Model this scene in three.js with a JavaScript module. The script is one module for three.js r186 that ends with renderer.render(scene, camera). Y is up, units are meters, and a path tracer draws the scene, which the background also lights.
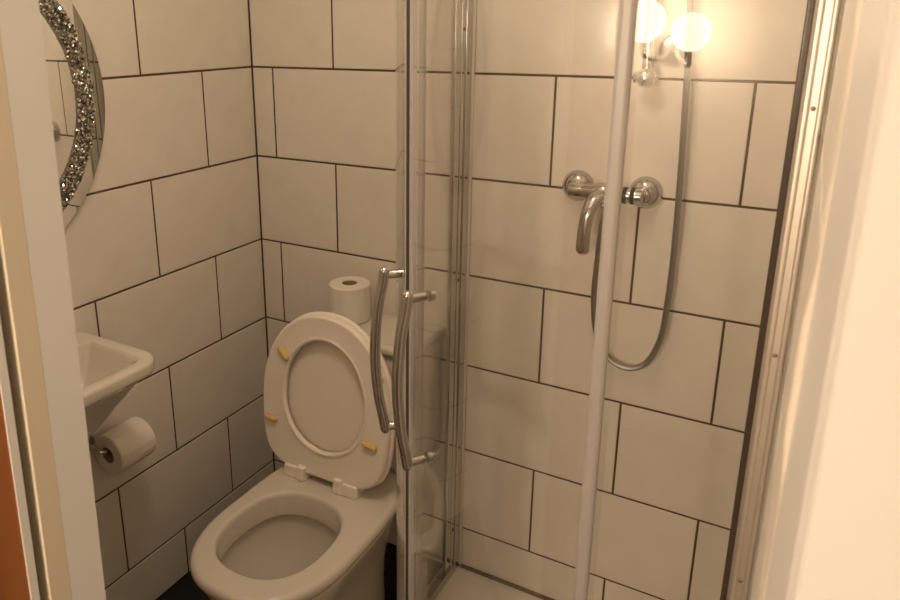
import * as THREE from 'three';
import { RoundedBoxGeometry } from 'three/addons/geometries/RoundedBoxGeometry.js';
import { mergeGeometries, mergeVertices, toCreasedNormals } from 'three/addons/utils/BufferGeometryUtils.js';
import { RectAreaLightUniformsLib } from 'three/addons/lights/RectAreaLightUniformsLib.js';

// ---------------------------------------------------------------- camera, light, exposure
const scene = new THREE.Scene();
scene.background = new THREE.Color(0x000000);
const renderer = new THREE.WebGLRenderer({ antialias: true });
renderer.toneMapping = THREE.LinearToneMapping;
renderer.toneMappingExposure = 1.09;
renderer.shadowMap.enabled = true;
RectAreaLightUniformsLib.init();

// 900 x 600 frame, focal length 744 px, optical axis at pixel (383.5, 241)
const camera = new THREE.PerspectiveCamera(2 * Math.atan(359 / 743.9) * 180 / Math.PI, 1.5, 0.02, 20);
camera.setViewOffset(1077, 718, 538.5 - 383.5, 359 - 241.1, 900, 600);
camera.position.set(1.406, 1.516, 1.639);
camera.rotation.order = 'YXZ';
camera.rotation.set(-0.2858, 0.54, -0.0074);
camera.focus = 1.75;
camera.userData.fStop = 8;
camera.updateProjectionMatrix();
scene.add(camera);

const WARM = new THREE.Color().setRGB(1, 0.785, 0.565);
const BATH_LAMP = { x: 0.82, z: 0.92, intensity: 0.95 };
const HALL_LAMP = { x: 0.93, y: 1.485, z: 2.42, intensity: 3.1 };

// ---------------------------------------------------------------- helpers
let seed = 7;
const rnd = () => { seed = (seed * 1664525 + 1013904223) >>> 0; return seed / 4294967296; };
const rng = (a, b) => a + (b - a) * rnd();
const V = (x, y, z) => new THREE.Vector3(x, y, z);
const taken = new Map();
function numbered(name) { const n = taken.get(name) ?? 0; taken.set(name, n + 1); return n ? `${name}_${String(n).padStart(3, '0')}` : name; }
function mesh(name, geo, mat, parent = scene) {
  const list = Array.isArray(geo) ? geo : [geo];
  let g = list[0];
  if (list.length > 1) g = mergeGeometries(list.map((q) => { const r = q.index ? q.toNonIndexed() : q.clone(); for (const k of Object.keys(r.attributes)) if (!['position', 'normal', 'uv'].includes(k)) r.deleteAttribute(k); return r; }));
  const m = new THREE.Mesh(g, mat);
  m.name = parent === scene ? numbered(name) : name;
  m.castShadow = m.receiveShadow = true;
  parent.add(m);
  return m;
}
function thing(name, label, category, pos = [0, 0, 0], parent = scene) {
  const o = new THREE.Group(); o.name = numbered(name); o.position.set(...pos); o.userData = { label, category }; parent.add(o); return o;
}
function struct(name, geo, mat, label) { const m = mesh(name, geo, mat); m.userData.kind = 'structure'; if (label) m.userData.label = label; return m; }
const box = (x0, x1, y0, y1, z0, z1) => { const g = new THREE.BoxGeometry(x1 - x0, y1 - y0, z1 - z0); g.translate((x0 + x1) / 2, (y0 + y1) / 2, (z0 + z1) / 2); return g; };
const rbox = (x0, x1, y0, y1, z0, z1, r, s = 2) => { const g = new RoundedBoxGeometry(x1 - x0, y1 - y0, z1 - z0, s, r); g.translate((x0 + x1) / 2, (y0 + y1) / 2, (z0 + z1) / 2); return g; };
function tube(points, r, seg = 40, rad = 12, tension = 0.5) { return new THREE.TubeGeometry(new THREE.CatmullRomCurve3(points, false, 'catmullrom', tension), seg, r, rad, false); }
function cylBetween(a, b, r0, r1 = r0, seg = 24) {
  const d = b.clone().sub(a), g = new THREE.CylinderGeometry(r1, r0, d.length(), seg);
  g.applyQuaternion(new THREE.Quaternion().setFromUnitVectors(V(0, 1, 0), d.clone().normalize()));
  const c = a.clone().add(b).multiplyScalar(0.5); g.translate(c.x, c.y, c.z); return g;
}
// a lathe whose profile [radius, along] runs along a direction from an origin
function latheAlong(profile, origin, dir, seg = 32) {
  const g = new THREE.LatheGeometry(profile.map(([r, h]) => new THREE.Vector2(Math.max(r, 0.00001), h)), seg);
  g.applyQuaternion(new THREE.Quaternion().setFromUnitVectors(V(0, 1, 0), dir.clone().normalize()));
  g.translate(origin.x, origin.y, origin.z); return g;
}
// skin through rings of equal length, optional end caps
function loft(rings, closedRing = true, capStart = false, capEnd = false) {
  const n = rings[0].length, pos = [], uv = [], idx = [];
  rings.forEach((r, i) => r.forEach((p, j) => { pos.push(p.x, p.y, p.z); uv.push(j / n, i / (rings.length - 1)); }));
  const m = closedRing ? n : n - 1;
  for (let i = 0; i < rings.length - 1; i++) for (let j = 0; j < m; j++) {
    const a = i * n + j, b = i * n + (j + 1) % n, c = a + n, d = b + n;
    idx.push(a, b, d, a, d, c);
  }
  const cap = (r, i, flip) => {
    const c = r.reduce((s, p) => s.add(p), V(0, 0, 0)).divideScalar(n), k = pos.length / 3; pos.push(c.x, c.y, c.z); uv.push(0.5, 0.5);
    for (let j = 0; j < m; j++) { const a = i * n + j, b = i * n + (j + 1) % n; flip ? idx.push(k, b, a) : idx.push(k, a, b); }
  };
  if (capStart) cap(rings[0], 0, true);
  if (capEnd) cap(rings[rings.length - 1], rings.length - 1, false);
  const g = new THREE.BufferGeometry();
  g.setAttribute('position', new THREE.Float32BufferAttribute(pos, 3)); g.setAttribute('uv', new THREE.Float32BufferAttribute(uv, 2)); g.setIndex(idx);
  g.computeVertexNormals(); return g;
}
// grain: greyscale value noise texture for slight tone / roughness variation
function noiseTex(w, h, fn, srgb = true) {
  const d = new Uint8Array(w * h * 4);
  for (let y = 0; y < h; y++) for (let x = 0; x < w; x++) { const c = fn(x, y), k = (y * w + x) * 4; d[k] = c[0] * 255; d[k + 1] = c[1] * 255; d[k + 2] = c[2] * 255; d[k + 3] = 255; }
  const t = new THREE.DataTexture(d, w, h); t.magFilter = THREE.LinearFilter; t.minFilter = THREE.LinearFilter; t.wrapS = t.wrapT = THREE.RepeatWrapping;
  if (srgb) t.colorSpace = THREE.SRGBColorSpace; t.needsUpdate = true; return t;
}
function lattice(n) { const a = Array.from({ length: n * n }, () => rnd()); return (x, y) => { const xi = Math.floor(x), yi = Math.floor(y), fx = x - xi, fy = y - yi, s = (t) => t * t * (3 - 2 * t), g = (i, j) => a[((j % n) + n) % n * n + ((i % n) + n) % n]; const u = s(fx), v = s(fy); return (g(xi, yi) * (1 - u) + g(xi + 1, yi) * u) * (1 - v) + (g(xi, yi + 1) * (1 - u) + g(xi + 1, yi + 1) * u) * v; }; }
const L1 = lattice(16), L2 = lattice(64);

// ---------------------------------------------------------------- materials
const std = (o) => new THREE.MeshStandardMaterial(o), phy = (o) => new THREE.MeshPhysicalMaterial(o);
const lin = (r, g, b) => new THREE.Color().setRGB(r, g, b);
const tileTex = noiseTex(128, 128, (x, y) => { const n = 0.965 + 0.035 * (0.6 * L1(x / 8, y / 8) + 0.4 * L2(x / 2, y / 2)); return [n, n, n]; });
const woodTex = noiseTex(128, 256, (x, y) => { const n = 0.72 + 0.28 * (0.5 * L1(x / 8, y / 128) + 0.5 * L2(x / 2, y / 64)); return [n, n * 0.98, n * 0.95]; });
const M = {
  tile: [[0.755, 0.71, 0.645], [0.77, 0.715, 0.655], [0.745, 0.705, 0.63]].map(([r, g, b]) => phy({ color: lin(r, g, b), map: tileTex, roughness: 0.42, specularIntensity: 0.6 })),
  grout: std({ color: lin(0.085, 0.055, 0.032), roughness: 0.95 }),
  floorTile: [0.008, 0.010, 0.007].map((k) => phy({ color: lin(k, k, k * 1.05), roughness: 0.3 })),
  floorGrout: std({ color: 0x37322c, roughness: 0.9 }),
  ceramic: phy({ color: lin(0.635, 0.59, 0.52), roughness: 0.16, clearcoat: 0.5, clearcoatRoughness: 0.08 }),
  plastic: phy({ color: lin(0.86, 0.785, 0.70), roughness: 0.3 }),
  tray: phy({ color: lin(0.70, 0.66, 0.58), roughness: 0.35 }),
  bumper: std({ color: lin(0.66, 0.45, 0.18), roughness: 0.55 }),
  chrome: phy({ color: lin(0.57, 0.56, 0.53), metalness: 1, roughness: 0.09 }),
  chromeSoft: phy({ color: lin(0.72, 0.70, 0.68), metalness: 1, roughness: 0.22 }),
  hose: phy({ color: lin(0.36, 0.36, 0.33), metalness: 1, roughness: 0.33 }),
  glass: phy({ color: lin(0.985, 0.982, 0.975), roughness: 0, transmission: 1, thickness: 0, ior: 1.5 }),
  glassEdge: phy({ color: lin(0.035, 0.040, 0.036), roughness: 0.25 }),
  seal: phy({ color: lin(0.46, 0.43, 0.415), roughness: 0.38, transmission: 0.15, thickness: 0 }),
  magnet: std({ color: lin(0.03, 0.022, 0.018), roughness: 0.6 }),
  rubber: std({ color: lin(0.015, 0.014, 0.013), roughness: 0.6 }),
  dark_strip: phy({ color: lin(0.055, 0.040, 0.030), roughness: 0.22 }),
  screw: phy({ color: lin(0.25, 0.22, 0.2), metalness: 1, roughness: 0.4 }),
  silicone: std({ color: lin(0.66, 0.61, 0.54), roughness: 0.5 }),
  dirtySilicone: std({ color: lin(0.17, 0.13, 0.085), roughness: 0.75, map: tileTex }),
  paper: std({ color: lin(0.74, 0.70, 0.63), roughness: 0.95 }),
  card: std({ color: lin(0.30, 0.22, 0.14), roughness: 0.95 }),
  mirror: phy({ color: lin(0.86, 0.87, 0.84), metalness: 1, roughness: 0.015 }),
  mirrorBack: std({ color: lin(0.05, 0.05, 0.05), roughness: 0.7 }),
  crystal: [phy({ color: lin(0.62, 0.60, 0.55), metalness: 1, roughness: 0.12 }), phy({ color: lin(0.10, 0.095, 0.085), metalness: 0.4, roughness: 0.15 }), std({ color: lin(0.30, 0.29, 0.26), metalness: 0.6, roughness: 0.5 })],
  gloss: phy({ color: lin(0.80, 0.80, 0.79), roughness: 0.3 }),
  cream: phy({ color: lin(0.73, 0.715, 0.69), roughness: 0.3 }),
  glossOld: phy({ color: lin(0.74, 0.66, 0.52), roughness: 0.4 }),
  satin: phy({ color: lin(0.70, 0.65, 0.58), metalness: 0.85, roughness: 0.42 }),
  hallPaint: std({ color: lin(0.40, 0.36, 0.30), roughness: 0.85 }),  // darkened in colour so the unseen hall bounces and reflects less light
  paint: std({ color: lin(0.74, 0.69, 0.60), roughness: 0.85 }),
  ceiling: std({ color: lin(0.80, 0.78, 0.74), roughness: 0.9 }),
  plaster: std({ color: lin(0.72, 0.66, 0.57), roughness: 0.8, map: tileTex }),
  wood: phy({ color: lin(0.46, 0.165, 0.042), map: woodTex, roughness: 0.42 }),
  hallFloor: std({ color: lin(0.16, 0.10, 0.06), roughness: 0.6, map: woodTex }),
  water: phy({ color: lin(0.55, 0.50, 0.42), roughness: 0.03 }),
  dark: std({ color: lin(0.012, 0.011, 0.010), roughness: 0.8 }),
  globe: std({ color: lin(0.9, 0.87, 0.8), emissive: WARM, emissiveIntensity: 14, roughness: 0.4 }),
};

// ---------------------------------------------------------------- the room
const H = 2.38, ZF = 1.215, ZO = 1.315, XR = 1.386, ROW = 1.40;   // ceiling, front wall inner/outer face, right wall, height of a tile course line
const DX0 = 0.80, DX1 = 1.415, DH = 2.02;                         // doorway
const TH = 0.006, J = 0.0052;                                      // tile thickness, joint width
// tiles on a wall: u along the wall from u = 0, joints of odd/even courses at offA / offB + k * 0.4
const tileGeo = new Map();
function tileGeometry(w, h) {
  const k = w.toFixed(3) + h.toFixed(3);
  if (!tileGeo.has(k)) {
    const b = 0.0012, s = new THREE.Shape([[-w / 2 + b, -h / 2 + b], [w / 2 - b, -h / 2 + b], [w / 2 - b, h / 2 - b], [-w / 2 + b, h / 2 - b]].map((p) => new THREE.Vector2(...p)));
    tileGeo.set(k, new THREE.ExtrudeGeometry(s, { depth: TH - b, bevelEnabled: true, bevelThickness: b, bevelSize: b, bevelSegments: 1, steps: 1 }));
  }
  return tileGeo.get(k);
}
function tileWall(wall, length, offA, offB, place) {
  const y0 = 0;
  for (let r = -6; r <= 3; r++) {
    let lo = ROW + r * 0.25, hi = lo + 0.25; lo = Math.max(lo, y0); hi = Math.min(hi, H);
    if (hi - lo < 0.02) continue;
    const off = (r & 1) ? offA : offB;
    const cuts = [0]; for (let k = -4; k < 12; k++) { const u = off + k * 0.4; if (u > 0.012 && u < length - 0.012) cuts.push(u); } cuts.push(length);
    for (let i = 0; i < cuts.length - 1; i++) {
      const a = cuts[i] + J / 2, b = cuts[i + 1] - J / 2, t = mesh('tile', tileGeometry(b - a, hi - lo - J), M.tile[Math.floor(rnd() * 3)], wall);
      place(t, (a + b) / 2, (lo + hi) / 2);
    }
  }
}
const wallBack = struct('wall_back', box(-0.1, 1.6, 0, H, -0.1, -0.0016), M.grout, 'white tiled wall behind toilet and shower');
tileWall(wallBack, XR, 0.0716, 0.2737, (t, u, v) => t.position.set(u, v, -0.006));
const wallLeft = struct('wall_left', box(-0.1, -0.0016, 0, H, -0.1, ZO), M.grout, 'white tiled wall carrying mirror and basin');
tileWall(wallLeft, ZF, 0.1954, 0.3965, (t, u, v) => { t.rotation.y = Math.PI / 2; t.position.set(-0.006, v, u); });
// right wall: a degree out of square, opening towards the doorway
const wallRight = struct('wall_right', box(0.0016, 0.12, 0, H, -0.1, ZF), M.grout, 'white tiled wall at the right of the shower');
wallRight.position.set(1.3870, 0, 0); wallRight.rotation.y = 0.0198;
tileWall(wallRight, ZF - 0.001, 0.16, 0.36, (t, u, v) => { t.rotation.y = -Math.PI / 2; t.position.set(0.006, v, u); });
// front wall with the doorway
struct('wall_front', [box(-0.1, DX0 - 0.02, 0, H, ZF, ZO), box(DX1 + 0.025, 1.7, 0, H, ZF, ZO), box(DX0 - 0.02, DX1 + 0.025, DH + 0.02, H, ZF, ZO)], M.paint, 'cream painted wall around the doorway');
struct('ceiling', box(-0.1, 1.7, H, H + 0.1, -0.1, ZO), M.ceiling, 'white ceiling');
// floor of black tiles
const floor = struct('floor', box(-0.1, 1.6, -0.06, -0.007, -0.1, ZF), M.floorGrout, 'black tiled floor');
for (let i = 0; i < 5; i++) for (let k = 0; k < 5; k++) {
  const x0 = -0.12 + i * 0.3, z0 = -0.26 + k * 0.3, a = Math.max(x0, 0), b = Math.min(x0 + 0.3, XR), c = Math.max(z0, 0), d = Math.min(z0 + 0.3, ZF);
  if (b - a < 0.01 || d - c < 0.01) continue;
  mesh('tile', rbox(a + 0.002, b - 0.002, -0.007, 0, c + 0.002, d - 0.002, 0.0012, 1), M.floorTile[(i + k) % 3], floor);
}
// hallway outside the door
struct('floor_hall', box(-0.6, 2.8, -0.06, 0, ZF, 2.66), M.hallFloor, 'brown hall floor');
struct('ceiling_hall', box(-0.6, 2.8, H, H + 0.1, ZO, 2.66), M.ceiling, 'white hall ceiling');
struct('wall_hall', [box(-0.6, 2.8, 0, H, 2.56, 2.66), box(-0.7, -0.6, 0, H, ZF, 2.66), box(2.8, 2.9, 0, H, ZF, 2.66), box(-0.6, -0.1, 0, H, ZF, ZO), box(1.7, 2.8, 0, H, ZF, ZO)], M.hallPaint, 'painted hall walls with colour darkened for a dim hall');

// ---------------------------------------------------------------- door frame and door leaf
const frameL = struct('trim_1', box(DX0 - 0.03, DX0, 0.03, DH, ZF, 1.254), M.gloss, 'white painted door lining at the left of the doorway');
mesh('door_stop', box(DX0 - 0.03, DX0 - 0.0001, 0.03, DH, 1.2545, 1.2765), M.glossOld, frameL);
mesh('lining', box(DX0 - 0.03, DX0 - 0.020, 0.03, DH, 1.2765, 1.290), M.gloss, frameL);
frameL.rotation.x = -0.0215; frameL.position.set(0, -0.026, 0.0271);            // the old frame leans a little
const frameR = struct('trim_2', (() => {
  const s = new THREE.Shape([[1.4115, -ZF], [1.4185, -1.310], [1.4186, -1.316], [1.4200, -1.319], [1.4200, -1.335], [1.4215, -1.338], [1.50, -1.338], [1.50, -1.3155], [1.442, -1.3155], [1.442, -ZF]].map((p) => new THREE.Vector2(...p)));
  const g = new THREE.ExtrudeGeometry(s, { depth: DH, bevelEnabled: false }); g.rotateX(-Math.PI / 2); return g;
})(), M.cream, 'cream painted door lining and architrave at the right edge');
// uneven painted filler along the inner corner of the lining
mesh('filler_bead', (() => {
  const p = []; for (let i = 0; i <= 60; i++) { const y = 0.02 + i / 60 * 1.96; p.push(V(1.4128 + 0.0012 * Math.sin(i * 0.9) + rng(-0.0008, 0.0008), y, 1.2125 + rng(-0.001, 0.001))); }
  return tube(p, 0.0034, 240, 8);
})(), M.plaster, frameR);
struct('trim_3', rbox(DX0 - 0.03, DX1 + 0.02, DH, DH + 0.03, ZF, 1.256, 0.003), M.gloss, 'white painted head of the door lining');
// door leaf standing open into the hall
const leaf = struct('door_1', box(DX0 - 0.045, DX0 - 0.0045, 0.03, DH - 0.01, 1.2945, 1.96), M.wood, 'orange brown wooden door standing open');
mesh('edge_strip', box(DX0 - 0.047, DX0 - 0.0030, 0.03, DH - 0.01, 1.2865, 1.2950), M.gloss, leaf);
leaf.rotation.x = -0.0215; leaf.position.set(0, -0.026, 0.0271);
{ const a = V(DX0 - 0.0065, 1.02, 1.90); mesh('handle', [latheAlong([[0, 0], [0.026, 0], [0.026, 0.006], [0.008, 0.008], [0.008, 0.045], [0, 0.045]], a, V(1, 0, 0)), tube([V(a.x + 0.045, a.y, a.z), V(a.x + 0.05, a.y, a.z - 0.03), V(a.x + 0.05, a.y, a.z - 0.11)], 0.008, 16, 10)], M.chromeSoft, leaf); }

// ---------------------------------------------------------------- lamps
{
  const { x, z, intensity } = BATH_LAMP, t = thing('ceiling_lamp', 'round opal ceiling lamp in the middle of the bathroom ceiling', 'lamp', [x, H, z]);
  mesh('base', latheAlong([[0, 0], [0.12, 0], [0.12, 0.025], [0, 0.025]], V(0, 0, 0), V(0, -1, 0)), M.chromeSoft, t);
  mesh('shade', latheAlong([[0.11, 0.024], [0.115, 0.04], [0.105, 0.065], [0.07, 0.083], [0.03, 0.09], [0, 0.091]], V(0, 0, 0), V(0, -1, 0)), M.globe, t);
  const l = new THREE.PointLight(WARM, intensity, 0, 2); l.position.set(0, -0.115, 0); l.castShadow = true; l.shadow.radius = 4.5; l.name = 'ceiling_lamp_light'; t.add(l);
}
{
  const { x, y, z, intensity } = HALL_LAMP, t = thing('wall_lamp', 'twin opal globe wall lamp on the hall wall', 'lamp', [x, y, z]);
  mesh('back_plate', latheAlong([[0, 0], [0.05, 0], [0.05, 0.012], [0.035, 0.02], [0, 0.02]], V(0, -0.06, 2.56 - z), V(0, 0, -1)), M.chromeSoft, t);
  for (const [dx, dy, r] of [[-0.075, 0.03, 0.066], [0.07, -0.005, 0.058]]) {
    mesh('arm', tube([V(0, -0.06, 2.545 - z), V(dx * 0.5, -0.09, 0.06), V(dx, -0.10 + dy, 0.01), V(dx, dy - r + 0.006, 0)], 0.008, 30, 10), M.chromeSoft, t);
    mesh('shade', new THREE.SphereGeometry(r, 32, 20).translate(dx, dy, 0), M.globe, t);
    const l = new THREE.PointLight(WARM, intensity / 2, 0, 2); l.position.set(dx, dy, 0); l.castShadow = true; l.shadow.radius = r / 0.02; l.name = 'wall_lamp_light'; t.add(l);
  }
}

// ---------------------------------------------------------------- toilet
const TX = 0.462;
{
  const t = thing('toilet', 'white ceramic toilet with its seat and lid raised', 'toilet', [TX, 0, 0]);
  const N = 120;
  // plan outline: superellipse halves about z = zc; w half width, f front reach, b back reach
  const ring = (y, w, f, b, zc, nf = 2.4, nb = 3.6) => Array.from({ length: N }, (_, i) => {
    const a = i / N * Math.PI * 2, c = Math.cos(a), s = Math.sin(a), n = s > 0 ? nf : nb;
    const r = Math.pow(Math.pow(Math.abs(c), n) + Math.pow(Math.abs(s), n), -1 / n);
    return V(w * r * c, y, zc + (s > 0 ? f : b) * r * s);
  });
  const zc = 0.50;
  const outer = [
    ring(0.0, 0.112, 0.13, 0.33, zc), ring(0.02, 0.110, 0.128, 0.33, zc), ring(0.08, 0.106, 0.118, 0.33, zc), ring(0.16, 0.112, 0.130, 0.33, zc), ring(0.24, 0.130, 0.165, 0.33, zc),
    ring(0.30, 0.150, 0.198, 0.33, zc), ring(0.340, 0.163, 0.217, 0.33, zc), ring(0.352, 0.166, 0.221, 0.33, zc),
    ring(0.355, 0.164, 0.219, 0.33, zc), ring(0.358, 0.164, 0.219, 0.33, zc), ring(0.361, 0.170, 0.226, 0.33, zc),
    ring(0.368, 0.175, 0.231, 0.333, zc), ring(0.380, 0.181, 0.237, 0.335, zc), ring(0.390, 0.180, 0.236, 0.334, zc), ring(0.396, 0.177, 0.233, 0.331, zc), ring(0.399, 0.172, 0.228, 0.326, zc), ring(0.400, 0.166, 0.222, 0.32, zc),
  ];
  const hz = 0.525;
  const hole = (y, w, f, b) => ring(y, w, f, b, hz, 2.4, 2.5).map((p) => V(p.x - 0.008, p.y, p.z));
  const inner = [hole(0.400, 0.136, 0.155, 0.158), hole(0.399, 0.130, 0.149, 0.152), hole(0.396, 0.126, 0.145, 0.148), hole(0.388, 0.123, 0.142, 0.145), hole(0.360, 0.120, 0.138, 0.141), hole(0.342, 0.119, 0.137, 0.140), hole(0.337, 0.121, 0.139, 0.142), hole(0.336, 0.127, 0.146, 0.149),
    hole(0.338, 0.130, 0.150, 0.152), hole(0.300, 0.126, 0.142, 0.149), hole(0.260, 0.114, 0.120, 0.138), hole(0.215, 0.090, 0.086, 0.118), hole(0.175, 0.062, 0.050, 0.092), hole(0.14, 0.047, 0.032, 0.076), hole(0.11, 0.042, 0.026, 0.068)];
  mesh('pan', loft([...outer, ...inner], true, true, true), M.ceramic, t);
  mesh('water', loft([hole(0.168, 0.058, 0.046, 0.087), hole(0.1681, 0.03, 0.02, 0.04)], true, false, true), M.water, t);
  // cistern with a rounded lid
  const cist = mesh('cistern', rbox(-0.152, 0.152, 0.4005, 0.726, 0.006, 0.200, 0.03, 5), M.ceramic, t);
  mesh('cistern_lid', rbox(-0.156, 0.156, 0.727, 0.755, 0.004, 0.206, 0.013, 3), M.ceramic, cist);
  mesh('flush_button', latheAlong([[0, 0], [0.019, 0], [0.019, 0.004], [0.017, 0.006], [0, 0.006]], V(0.06, 0.7545, 0.06), V(0, 1, 0)), M.chrome, cist);
  // seat assembly, local: x across, y up along the lid, z forward (towards the room); hinged at the back of the rim
  const seat = new THREE.Group(); seat.name = 'seat_assembly';
  const frame = (o) => { o.position.set(-0.03, 0.410, 0.315); o.rotation.x = -0.10; return o; };
  const outline = (s, w, h, y0, n = 72) => {           // egg outline: w half width, h length, y0 bottom
    const pts = []; for (let i = 0; i < n; i++) {
      const a = i / n * Math.PI * 2, c = Math.cos(a), q = Math.sin(a), yc = y0 + h * 0.44, up = q > 0, e = up ? 2.15 : 4.2, r = Math.pow(Math.pow(Math.abs(c), e) + Math.pow(Math.abs(q), e), -1 / e);
      let x = (w - s) * r * c; const y = yc + ((up ? h * 0.56 : h * 0.44) - s) * r * q;
      if (!up) x *= 1 - 0.03 * Math.max(0, -r * q);
      pts.push(V(x, y, 0));
    } return pts;
  };
  const at = (r, z) => r.map((p) => V(p.x, p.y, z));
  const W = 0.191, LEN = 0.430, Y0 = 0.004;
  const lidRings = [[0.03, 0.000], [0.006, 0.000], [0.001, 0.003], [0.0, 0.008], [0.001, 0.013], [0.004, 0.0165], [0.0075, 0.0165], [0.010, 0.012], [0.03, 0.012]].map(([s, z]) => at(outline(s, W, LEN, Y0), z - 0.018));
  frame(mesh('lid', loft(lidRings, true, true, true), M.plastic, t));
  // ring with an oval opening
  const ho = (s) => { const pts = []; for (let i = 0; i < 72; i++) { const a = i / 72 * Math.PI * 2, c = Math.cos(a), q = Math.sin(a); const n = 2.1, r = Math.pow(Math.pow(Math.abs(c), n) + Math.pow(Math.abs(q), n), -1 / n), taper = 1 - 0.05 * q; pts.push(V((0.117 + s) * r * c * taper, 0.224 + (0.143 + s) * r * q, 0)); } return pts; };
  const rr = [[outline(0.004, W, LEN, Y0), 0.001], [outline(0.0035, W, LEN, Y0), 0.012], [outline(0.006, W, LEN, Y0), 0.0175], [outline(0.011, W, LEN, Y0), 0.0185], [outline(0.02, W, LEN, Y0), 0.0165], [ho(0.012), 0.0155], [ho(0.009), 0.0185], [ho(0.005), 0.019], [ho(0.001), 0.0165], [ho(0), 0.012], [ho(0.001), 0.001], [outline(0.004, W, LEN, Y0), 0.001]].map(([r, z]) => at(r, z));
  const ringMesh = frame(mesh('seat', loft(rr), M.plastic, t));
  // four yellowed rubber bumpers
  for (const [x, y, a, l] of [[-0.121, 0.312, -0.75, 0.038], [-0.156, 0.131, -0.05, 0.034], [0.156, 0.306, 0.45, 0.030], [0.141, 0.139, -0.12, 0.038]]) {
    const b = mesh('bumper', (() => { const g = new THREE.CapsuleGeometry(0.0078, l - 0.012, 6, 12); g.rotateZ(Math.PI / 2); return g; })(), M.bumper, ringMesh);
    b.position.set(x, y, 0.0205); b.rotation.z = a; b.userData.label = 'yellowed rubber bumper';
  }
  // hinges: block, barrel, and a dark disc painting the shade under it
  for (const s of [-1, 1]) {
    const h = mesh('hinge', [rbox(s * 0.077 - 0.034, s * 0.077 + 0.034, -0.014, 0.020, -0.016, 0.024, 0.006), cylBetween(V(s * 0.077 - 0.028, -0.008, 0.010), V(s * 0.077 + 0.028, -0.008, 0.010), 0.0125), rbox(s * 0.056 - 0.012, s * 0.056 + 0.012, -0.012, 0.026, 0.004, 0.029, 0.004)], M.plastic, t); frame(h);
    mesh('hinge_shade', cylBetween(V(s * 0.077, -0.022, 0.006), V(s * 0.077, -0.010, 0.006), 0.017), M.dark, h);
  }
}

// ---------------------------------------------------------------- paper rolls
function rollGeometry(r, core, len) {
  const pts = [[core, 0], [r - 0.003, 0], [r, 0.003], [r + 0.0006, len * 0.3], [r, len * 0.6], [r, len - 0.003], [r - 0.003, len], [core, len], [core, 0]].map(([a, b]) => new THREE.Vector2(a, b));
  return toCreasedNormals(new THREE.LatheGeometry(pts, 48), 0.7);
}
{
  const t = thing('toilet_roll', 'upright spare toilet roll standing on the cistern', 'toilet roll', [0.372, 0.7555, 0.090]);
  mesh('paper', rollGeometry(0.055, 0.0205, 0.1), M.paper, t);
  mesh('core', (() => { const g = new THREE.CylinderGeometry(0.0198, 0.0198, 0.097, 32, 1, true); g.translate(0, 0.0495, 0); return g; })(), M.card, t);
}
{
  const t = thing('toilet_roll', 'toilet roll hanging on the wall holder under the basin', 'toilet roll', [0.058, 0.545, 0.553]);
  const p = mesh('paper', rollGeometry(0.0505, 0.0205, 0.104), M.paper, t); p.rotation.x = Math.PI / 2;
  const c = mesh('core', new THREE.CylinderGeometry(0.0198, 0.0198, 0.101, 32, 1, true), M.card, t); c.rotation.x = Math.PI / 2; c.position.z = 0.052;
  const h = thing('toilet_roll_holder', 'chrome wall holder through the hanging toilet roll', 'roll holder', [-0.008, 0.545, 0.545]);
  mesh('plate', latheAlong([[0, 0], [0.022, 0], [0.022, 0.004], [0.012, 0.008], [0, 0.008]], V(0.008, 0.02, 0.125), V(1, 0, 0)), M.chrome, h);
  mesh('arm', tube([V(0.013, 0.02, 0.125), V(0.04, 0.02, 0.127), V(0.06, 0.014, 0.126), V(0.066, 0.0115, 0.108), V(0.066, 0.0115, 0.06), V(0.066, 0.0115, 0.004)], 0.005, 50, 10, 0.3), M.chrome, h);
}

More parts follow.
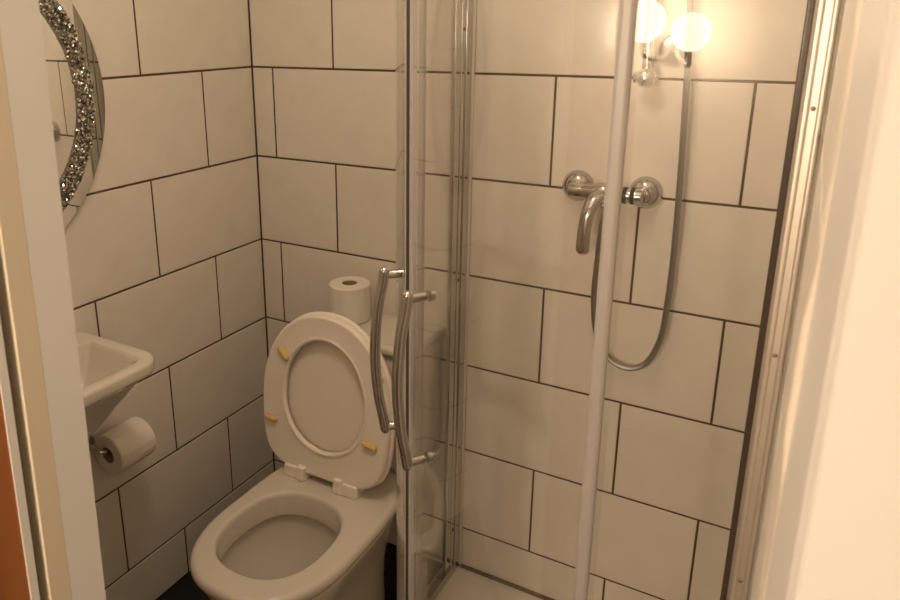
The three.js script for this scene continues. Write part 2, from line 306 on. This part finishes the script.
// ---------------------------------------------------------------- wash basin on the left wall
{
  const Z0 = 0.640, Z1 = 1.03, XB = 0.268, YT = 0.845;
  const t = thing('wash_basin', 'small white ceramic wash basin on left wall below the mirror', 'basin', [0, YT, (Z0 + Z1) / 2]);
  const hw = (Z1 - Z0) / 2;
  const rr = (y, x0, x1, w, r, n = 10) => {   // rounded rectangle, wall side at x0
    const out = []; const c = [[x1 - r, w - r, 0], [x0 + Math.min(r, 0.01), w - Math.min(r, 0.01), 1], [x0 + Math.min(r, 0.01), -w + Math.min(r, 0.01), 2], [x1 - r, -w + r, 3]];
    for (const [cx, cz, q] of c) { const k = q === 1 || q === 2 ? Math.min(r, 0.01) : r; for (let i = 0; i <= n; i++) { const a = (q + i / n) * Math.PI / 2; out.push(V(cx + k * Math.cos(a), y, cz + k * Math.sin(a))); } }
    return out;
  };
  const rings = [
    rr(-0.235, 0.002, 0.10, 0.07, 0.04), rr(-0.20, 0.002, 0.125, 0.09, 0.045), rr(-0.12, 0.002, 0.19, 0.135, 0.05), rr(-0.05, 0.002, 0.238, 0.172, 0.05), rr(-0.034, 0.002, 0.250, 0.181, 0.05), rr(-0.030, 0.002, 0.262, 0.190, 0.045), rr(-0.024, 0.002, XB - 0.001, hw - 0.001, 0.055),
    rr(-0.008, 0.002, XB, hw, 0.056), rr(-0.003, 0.002, XB - 0.002, hw - 0.002, 0.055), rr(0, 0.003, XB - 0.007, hw - 0.007, 0.052),
    rr(0, 0.062, XB - 0.024, hw - 0.026, 0.04), rr(-0.003, 0.065, XB - 0.029, hw - 0.031, 0.04), rr(-0.012, 0.067, XB - 0.033, hw - 0.036, 0.042), rr(-0.06, 0.075, XB - 0.05, hw - 0.055, 0.05), rr(-0.10, 0.095, XB - 0.075, hw - 0.09, 0.05), rr(-0.118, 0.12, XB - 0.1, hw - 0.14, 0.02),
  ];
  mesh('bowl', loft(rings, true, true, true), M.ceramic, t);
  mesh('drain', latheAlong([[0, 0], [0.02, 0], [0.02, 0.003], [0.012, 0.004], [0, 0.002]], V(0.145, -0.1178, 0), V(0, 1, 0)), M.chrome, t);
  mesh('tap', [latheAlong([[0.022, 0], [0.022, 0.005], [0.016, 0.01], [0.015, 0.07], [0.018, 0.085], [0.012, 0.1], [0, 0.102]], V(0.034, 0, 0.06), V(0, 1, 0)), tube([V(0.034, 0.05, 0.06), V(0.07, 0.06, 0.06), V(0.11, 0.055, 0.06), V(0.118, 0.04, 0.06)], 0.009, 24, 10)], M.chrome, t);
  mesh('waste_pipe', tube([V(0.09, -0.235, 0), V(0.09, -0.30, 0), V(0.075, -0.34, 0), V(0.05, -0.335, 0), V(0.03, -0.30, 0), V(0.002, -0.30, 0)], 0.017, 40, 12), M.plastic, t);
}

// ---------------------------------------------------------------- round mirror with a crushed crystal ring
{
  const t = thing('round_mirror', 'round wall mirror with a sparkling crushed crystal frame', 'mirror', [0.0, 1.373, 0.863]);
  const X = V(1, 0, 0);
  mesh('back_board', latheAlong([[0, 0.0005], [0.338, 0.0005], [0.338, 0.012], [0, 0.012]], V(0, 0, 0), X, 96), M.mirrorBack, t);
  mesh('mirror_glass', latheAlong([[0, 0.014], [0.272, 0.014]], V(0, 0, 0), X, 128), M.mirror, t);
  mesh('bevelled_edge', toCreasedNormals(latheAlong([[0.346, 0.002], [0.346, 0.0135], [0.3448, 0.0145], [0.318, 0.0145], [0.3165, 0.0128], [0.316, 0.006]], V(0, 0, 0), X, 128), 0.3), M.mirror, t);
  mesh('crystal_bed', latheAlong([[0.318, 0.0135], [0.270, 0.0145]], V(0, 0, 0), X, 96), M.crystal[2], t);
  for (const mt of [0, 1]) {
    const list = [];
    for (let i = 0; i < (mt ? 1100 : 4200); i++) {
      const a = rng(0, Math.PI * 2), r = rng(0.273, 0.316), s = rng(0.0022, 0.0046), g = rnd() < 0.5 ? new THREE.OctahedronGeometry(s) : new THREE.TetrahedronGeometry(s * 1.15);
      g.scale(rng(0.7, 1.3), rng(0.7, 1.4), rng(0.6, 1.1)); g.rotateX(rng(0, 6.28)); g.rotateY(rng(0, 6.28)); g.rotateZ(rng(0, 6.28));
      g.translate(0.0155 + rng(0, 0.002), r * Math.cos(a), r * Math.sin(a)); g.deleteAttribute('uv'); list.push(g);
    }
    const m = mesh(mt ? 'smoky_crystals' : 'crystals', mergeGeometries(list), M.crystal[mt], t); m.userData.kind = 'stuff';
  }
}

// ---------------------------------------------------------------- shower tray
const EX = 0.658, ER = 0.540, EZ = 0.760, ERIGHT = 1.4015;        // quadrant enclosure: left side x, radius, front z, right wall
// point on the enclosure line, offset d outwards: th in degrees along the bend, 0 at the left tangent, 90 at the front tangent
const bend = (th, y, d = 0) => { const a = th * Math.PI / 180; return V(EX + ER - (ER + d) * Math.cos(a), y, EZ - ER + (ER + d) * Math.sin(a)); };
{
  const plan = (d, x0, z0) => { const p = [V(EX - d, 0, z0)]; for (let i = 0; i <= 32; i++) p.push(bend(i / 32 * 90, 0, d)); p.push(V(x0, 0, EZ + d)); p.push(V(x0, 0, z0)); return p; };
  const ringAt = (d, m, y) => plan(d, 1.386 - m, 0.004 + m).map((p) => V(p.x, y, p.z));
  const t = thing('shower_tray', 'low white quadrant shower tray', 'shower tray', [0, 0, 0]);
  mesh('tray', toCreasedNormals(loft([ringAt(0.03, 0, 0.0008), ringAt(0.03, 0, 0.018), ringAt(0.027, 0, 0.022), ringAt(-0.045, 0.03, 0.022), ringAt(-0.06, 0.045, 0.014)], true, true, true), 0.8), M.tray, t);
  mesh('drain', latheAlong([[0, 0], [0.045, 0], [0.045, 0.003], [0.03, 0.005], [0, 0.005]], V(1.08, 0.0142, 0.42), V(0, 1, 0)), M.chrome, t);
  mesh('sealant', box(EX + 0.016, 1.375, 0.0215, 0.0305, 0.0005, 0.0075), M.dirtySilicone, wallBack);
}

// ---------------------------------------------------------------- quadrant shower enclosure
{
  const t = thing('shower_enclosure', 'curved glass quadrant shower enclosure with chrome frame', 'shower enclosure', [0, 0, 0]);
  const YB = 0.024, YT = 1.86, G = 0.0025;
  // glass sheet following a plan path, as a thin solid; the cut edges are parts of their own
  const sheet = (path, y0, y1) => {
    const off = (s) => path.map(({ p, n }) => V(p.x + n.x * s, 0, p.z + n.z * s));
    const a = off(G), b = off(-G);
    const at = (r, y) => r.map((q) => V(q.x, y, q.z));
    return [loft([at(a, y0), at(a, y1)], false), loft([at(b, y1), at(b, y0)], false)];
  };
  const bendPath = (a, b, d, n = 28) => Array.from({ length: n + 1 }, (_, i) => { const th = a + (b - a) * i / n, r = th * Math.PI / 180; return { p: bend(th, 0, d), n: V(-Math.cos(r), 0, Math.sin(r)) }; });
  const bar = (path, y0, y1, w) => toCreasedNormals(loft(path.map(({ p, n }) => [[w, y0], [w, y1], [-w, y1], [-w, y0]].map(([d, y]) => V(p.x + n.x * d, y, p.z + n.z * d))), true, true, true).toNonIndexed(), 0.6);
  const full = [{ p: V(EX, 0, 0.002), n: V(-1, 0, 0) }, ...bendPath(0, 90, 0, 40), { p: V(ERIGHT - 0.006, 0, EZ), n: V(0, 0, 1) }];
  mesh('bottom_rail', bar(full, YB - 0.0015, YB + 0.026, 0.012), M.chrome, t);
  mesh('top_rail', bar(full, YT, YT + 0.045, 0.016), M.chrome, t);
  // wall profiles: stepped chrome channels with screws
  const pl = mesh('wall_profile', [rbox(EX - 0.013, EX + 0.013, YB, YT, 0.0005, 0.034, 0.003), rbox(EX - 0.009, EX + 0.009, YB, YT, 0.033, 0.052, 0.003), rbox(EX - 0.0065, EX + 0.0065, YB, YT, 0.051, 0.078, 0.004)], M.chrome, t);
  mesh('sealant', rbox(EX + 0.012, EX + 0.019, 0.03, YT, 0.0004, 0.006, 0.002), M.silicone, pl);
  const pr = mesh('wall_profile', [rbox(ERIGHT - 0.024, ERIGHT - 0.002, YB, YT, EZ - 0.017, EZ + 0.012, 0.003), rbox(ERIGHT - 0.022, ERIGHT - 0.015, YB, YT, EZ + 0.009, EZ + 0.0155, 0.003), rbox(ERIGHT - 0.0085, ERIGHT - 0.0025, YB, YT, EZ + 0.009, EZ + 0.0155, 0.003)], M.satin, t);
  mesh('dark_strip', rbox(ERIGHT - 0.031, ERIGHT - 0.0235, YB, YT, EZ - 0.012, EZ + 0.009, 0.002), M.dark_strip, pr);  // dark brown strip down the inner side of the profile
  for (const y of [0.34, 0.86, 1.16, 1.43, 1.7]) mesh('screw', latheAlong([[0, 0], [0.0024, 0], [0.0024, 0.0008], [0.0014, 0.0016], [0, 0.0016]], V(ERIGHT - 0.0118, y, EZ + 0.0118), V(0, 0, 1), 16), M.screw, pr);
  for (const y of [0.17, 0.9, 1.5]) mesh('screw', latheAlong([[0, 0], [0.0045, 0], [0.0045, 0.001], [0.0025, 0.0025], [0, 0.0025]], V(EX + 0.0085, y, 0.045), V(1, 0, 0), 16), M.dark, pl);
  // fixed panes
  const paneL = mesh('fixed_pane', sheet([{ p: V(EX, 0, 0.075), n: V(-1, 0, 0) }, { p: V(EX, 0, 0.150), n: V(-1, 0, 0) }, { p: V(EX, 0, EZ - ER + 0.01), n: V(-1, 0, 0) }], YB + 0.026, YT), M.glass, t);
  mesh('edge_seal', rbox(EX - 0.0045, EX + 0.009, YB + 0.026, YT, EZ - ER + 0.006, EZ - ER + 0.018, 0.003), M.seal, paneL);
  const paneR = mesh('fixed_pane', sheet([{ p: V(EX + ER - 0.01, 0, EZ), n: V(0, 0, 1) }, { p: V(1.28, 0, EZ), n: V(0, 0, 1) }, { p: V(ERIGHT - 0.03, 0, EZ), n: V(0, 0, 1) }], YB + 0.026, YT), M.glass, t);
  mesh('edge_seal', rbox(EX + ER - 0.0100, EX + ER + 0.0090, YB + 0.026, YT, EZ - 0.006, EZ + 0.008, 0.0065, 4), M.seal, paneR);
  // sliding doors, running just inside the fixed panes, meeting at the middle of the bend
  const MEET = 46.5;
  const handle = (door, th) => {
    const y0 = 0.800, y1 = 1.096, p = (d, y) => bend(th, y, d - 0.014);
    const grip = [p(0.033, y1 + 0.005), p(0.037, y1 - 0.02), p(0.046, y1 - 0.07), p(0.051, (y0 + y1) / 2), p(0.046, y0 + 0.07), p(0.037, y0 + 0.02), p(0.033, y0 - 0.005)];
    const h = mesh('handle', [tube(grip, 0.0096, 60, 14), new THREE.SphereGeometry(0.0096, 14, 10).translate(...grip[0].toArray()), new THREE.SphereGeometry(0.0096, 14, 10).translate(...grip[6].toArray()),
      ...[y0, y1].map((y) => cylBetween(p(0.003, y), p(0.034, y), 0.0078)), ...[y0, y1].map((y) => cylBetween(p(-0.004, y), p(-0.012, y), 0.0105, 0.0095))], M.chrome, door);
    return h;
  };
  const doorL = mesh('sliding_door', sheet(bendPath(-1.5, MEET - 0.9, -0.014), YB + 0.03, YT - 0.004), M.glass, t);
  handle(doorL, 41.3);
  mesh('magnet_seal', bar(bendPath(MEET - 2.0, MEET - 0.76, -0.014, 4), YB + 0.03, YT - 0.004, 0.0040), M.seal, doorL);
  const doorR = mesh('sliding_door', sheet(bendPath(MEET + 0.9, 91.5, -0.014, 36), YB + 0.03, YT - 0.004), M.glass, t);
  handle(doorR, 54.2);
  const ms = mesh('magnet_seal', bar(bendPath(MEET + 0.66, MEET + 1.9, -0.014, 4), YB + 0.03, YT - 0.004, 0.0040), M.seal, doorR);
  mesh('magnet_strip', bar(bendPath(MEET - 0.75, MEET + 0.65, -0.014, 2), YB + 0.03, YT - 0.004, 0.005), M.magnet, doorR);
}

// ---------------------------------------------------------------- shower fittings on the back wall
{
  const YM = 1.160, XA = 0.938, XC = 1.086, ZB = 0.052;
  const t = thing('shower_mixer', 'chrome bar shower mixer with a drooping lever handle', 'shower mixer', [0, 0, 0]);
  for (const x of [XA, XC]) {
    mesh('escutcheon', latheAlong([[0.0355, 0], [0.0355, 0.005], [0.0328, 0.013], [0.026, 0.021], [0.016, 0.027], [0, 0.029]], V(x, YM, 0.0005), V(0, 0, 1), 40), M.chrome, t);
    mesh('union_nut', latheAlong([[0, 0.018], [0.0165, 0.018], [0.0165, 0.036], [0.014, 0.042], [0, 0.042]], V(x, YM, 0), V(0, 0, 1), 6), M.chrome, t);
  }
  const body = mesh('body', latheAlong([[0, -0.006], [0.013, -0.006], [0.0165, -0.002], [0.0165, 0.022], [0.0155, 0.026], [0.019, 0.05], [0.022, 0.062], [0.022, 0.088], [0.019, 0.1], [0.0155, 0.124], [0.0165, 0.128], [0.0165, 0.15], [0.013, 0.154], [0, 0.154]], V(XA, YM, ZB), V(1, 0, 0), 32), M.chrome, t);
  for (const x of [XA + 0.112, XA + 0.128]) mesh('black_band', latheAlong([[0.0158, 0], [0.0178, 0.0008], [0.0178, 0.0082], [0.0158, 0.009]], V(x, YM, ZB), V(1, 0, 0), 32), M.rubber, body);
  mesh('cartridge_cap', latheAlong([[0.021, 0], [0.021, 0.018], [0.019, 0.026], [0.012, 0.030], [0, 0.031]], V(XA + 0.075, YM, ZB + 0.012), V(0, 0.25, 1), 32), M.chrome, t);
  // lever: a flattened tapering handle curving down from the cap
  const spine = [V(XA + 0.075, YM + 0.004, ZB + 0.034), V(XA + 0.066, YM - 0.004, ZB + 0.052), V(XA + 0.058, YM - 0.028, ZB + 0.066), V(XA + 0.055, YM - 0.060, ZB + 0.072), V(XA + 0.054, YM - 0.098, ZB + 0.074), V(XA + 0.054, YM - 0.122, ZB + 0.074)];
  const cur = new THREE.CatmullRomCurve3(spine), rings = [];
  for (let i = 0; i <= 30; i++) { const u = i / 30, c = cur.getPoint(u), tg = cur.getTangent(u), sx = V(1, 0, 0), nz = V().crossVectors(tg, sx).normalize(), bx = V().crossVectors(nz, tg).normalize(); const w = (0.0185 - 0.0045 * Math.sin(Math.min(1, u * 1.9) * 1.57) + 0.0015 * Math.max(0, (u - 0.55) / 0.45)) * (u > 0.88 ? Math.sqrt(Math.max(0.02, 1 - ((u - 0.88) / 0.12) ** 2)) : 1), h = w * 0.72; rings.push(Array.from({ length: 20 }, (_, k) => { const a = k / 20 * 6.28318; return c.clone().addScaledVector(bx, w * Math.cos(a)).addScaledVector(nz, h * Math.sin(a)); })); }
  mesh('lever', loft(rings, true, true, true), M.chrome, t);
  mesh('hose_outlet', latheAlong([[0, 0], [0.0125, 0], [0.0125, 0.012], [0.010, 0.014], [0.010, 0.024], [0, 0.024]], V(XA + 0.078, YM - 0.018, ZB), V(0, -1, 0), 24), M.chrome, t);
  // riser rail
  const rail = thing('shower_rail', 'chrome riser rail above the shower mixer', 'shower rail', [1.073, 0, 0.042]);
  mesh('tube', cylBetween(V(0, 1.405, 0), V(0, 2.02, 0), 0.0108, 0.0108, 24), M.chrome, rail);
  for (const [y, s] of [[1.405, 1], [2.02, -1]]) {
    const br = mesh('end_bracket', [new THREE.SphereGeometry(0.0205, 32, 22).translate(0, y, 0.004), latheAlong([[0.017, 0], [0.017, 0.006], [0.011, 0.012], [0.010, 0.04], [0, 0.04]], V(0, y, -0.0415), V(0, 0, 1), 28)], M.chromeSoft, rail);
    mesh('end_cap', latheAlong([[0.0115, 0], [0.0115, 0.006], [0.009, 0.009], [0, 0.010]], V(-0.015, y, 0.004), V(-1, 0, 0), 24), M.chrome, br);
  }
  mesh('slider', [rbox(-0.02, 0.02, 1.88, 1.93, -0.02, 0.03, 0.008), cylBetween(V(0.03, 1.895, 0.04), V(0.05, 1.915, 0.075), 0.016)], M.chromeSoft, rail);
  // hand shower in the slider, hose from the mixer
  const hs = thing('hand_shower', 'chrome hand shower hanging in the riser rail slider', 'hand shower', [1.122, 1.905, 0.098]);
  mesh('grip', tube([V(0.0, -0.09, -0.03), V(0, 0, 0), V(0, 0.08, 0.04), V(0, 0.12, 0.075)], 0.012, 24, 14), M.chrome, hs);
  mesh('head', latheAlong([[0, -0.015], [0.02, -0.014], [0.045, 0.004], [0.047, 0.012], [0.042, 0.016], [0, 0.016]], V(0, 0.12, 0.08), V(0, -0.75, 0.65), 32), M.chrome, hs);
  const hx = XA + 0.078, pts = [V(hx, YM - 0.034, ZB), V(hx - 0.006, 1.09, 0.05), V(hx - 0.014, 1.00, 0.036), V(hx - 0.016, 0.90, 0.030), V(hx - 0.002, 0.815, 0.028), V(hx + 0.030, 0.768, 0.028), V(hx + 0.068, 0.755, 0.028), V(hx + 0.105, 0.772, 0.028), V(hx + 0.132, 0.83, 0.028), V(hx + 0.142, 0.93, 0.03), V(hx + 0.1435, 1.10, 0.032), V(hx + 0.138, 1.30, 0.034), V(hx + 0.126, 1.55, 0.038), V(hx + 0.112, 1.70, 0.05), V(1.122, 1.815, 0.068)];
  const hose = thing('shower_hose', 'ribbed metal shower hose looping down from the mixer', 'hose', [0, 0, 0]);
  mesh('hose', (() => { const c = new THREE.CatmullRomCurve3(pts, false, 'centripetal'), S = 900, g = new THREE.TubeGeometry(c, S, 0.0066, 10, false), fr = g.attributes.position, p = c; for (let i = 0; i <= S; i++) { const k = 1 + 0.07 * Math.sin(i * 2.1), ctr = p.getPointAt(i / S); for (let j = 0; j <= 10; j++) { const q = i * 11 + j; fr.setXYZ(q, ctr.x + (fr.getX(q) - ctr.x) * k, ctr.y + (fr.getY(q) - ctr.y) * k, ctr.z + (fr.getZ(q) - ctr.z) * k); } } g.computeVertexNormals(); return g; })(), M.hose, hose);
  mesh('end_nut', cylBetween(V(hx, YM - 0.040, ZB), V(hx - 0.003, YM - 0.066, ZB - 0.001), 0.0092), M.chrome, hose);
}

renderer.render(scene, camera);
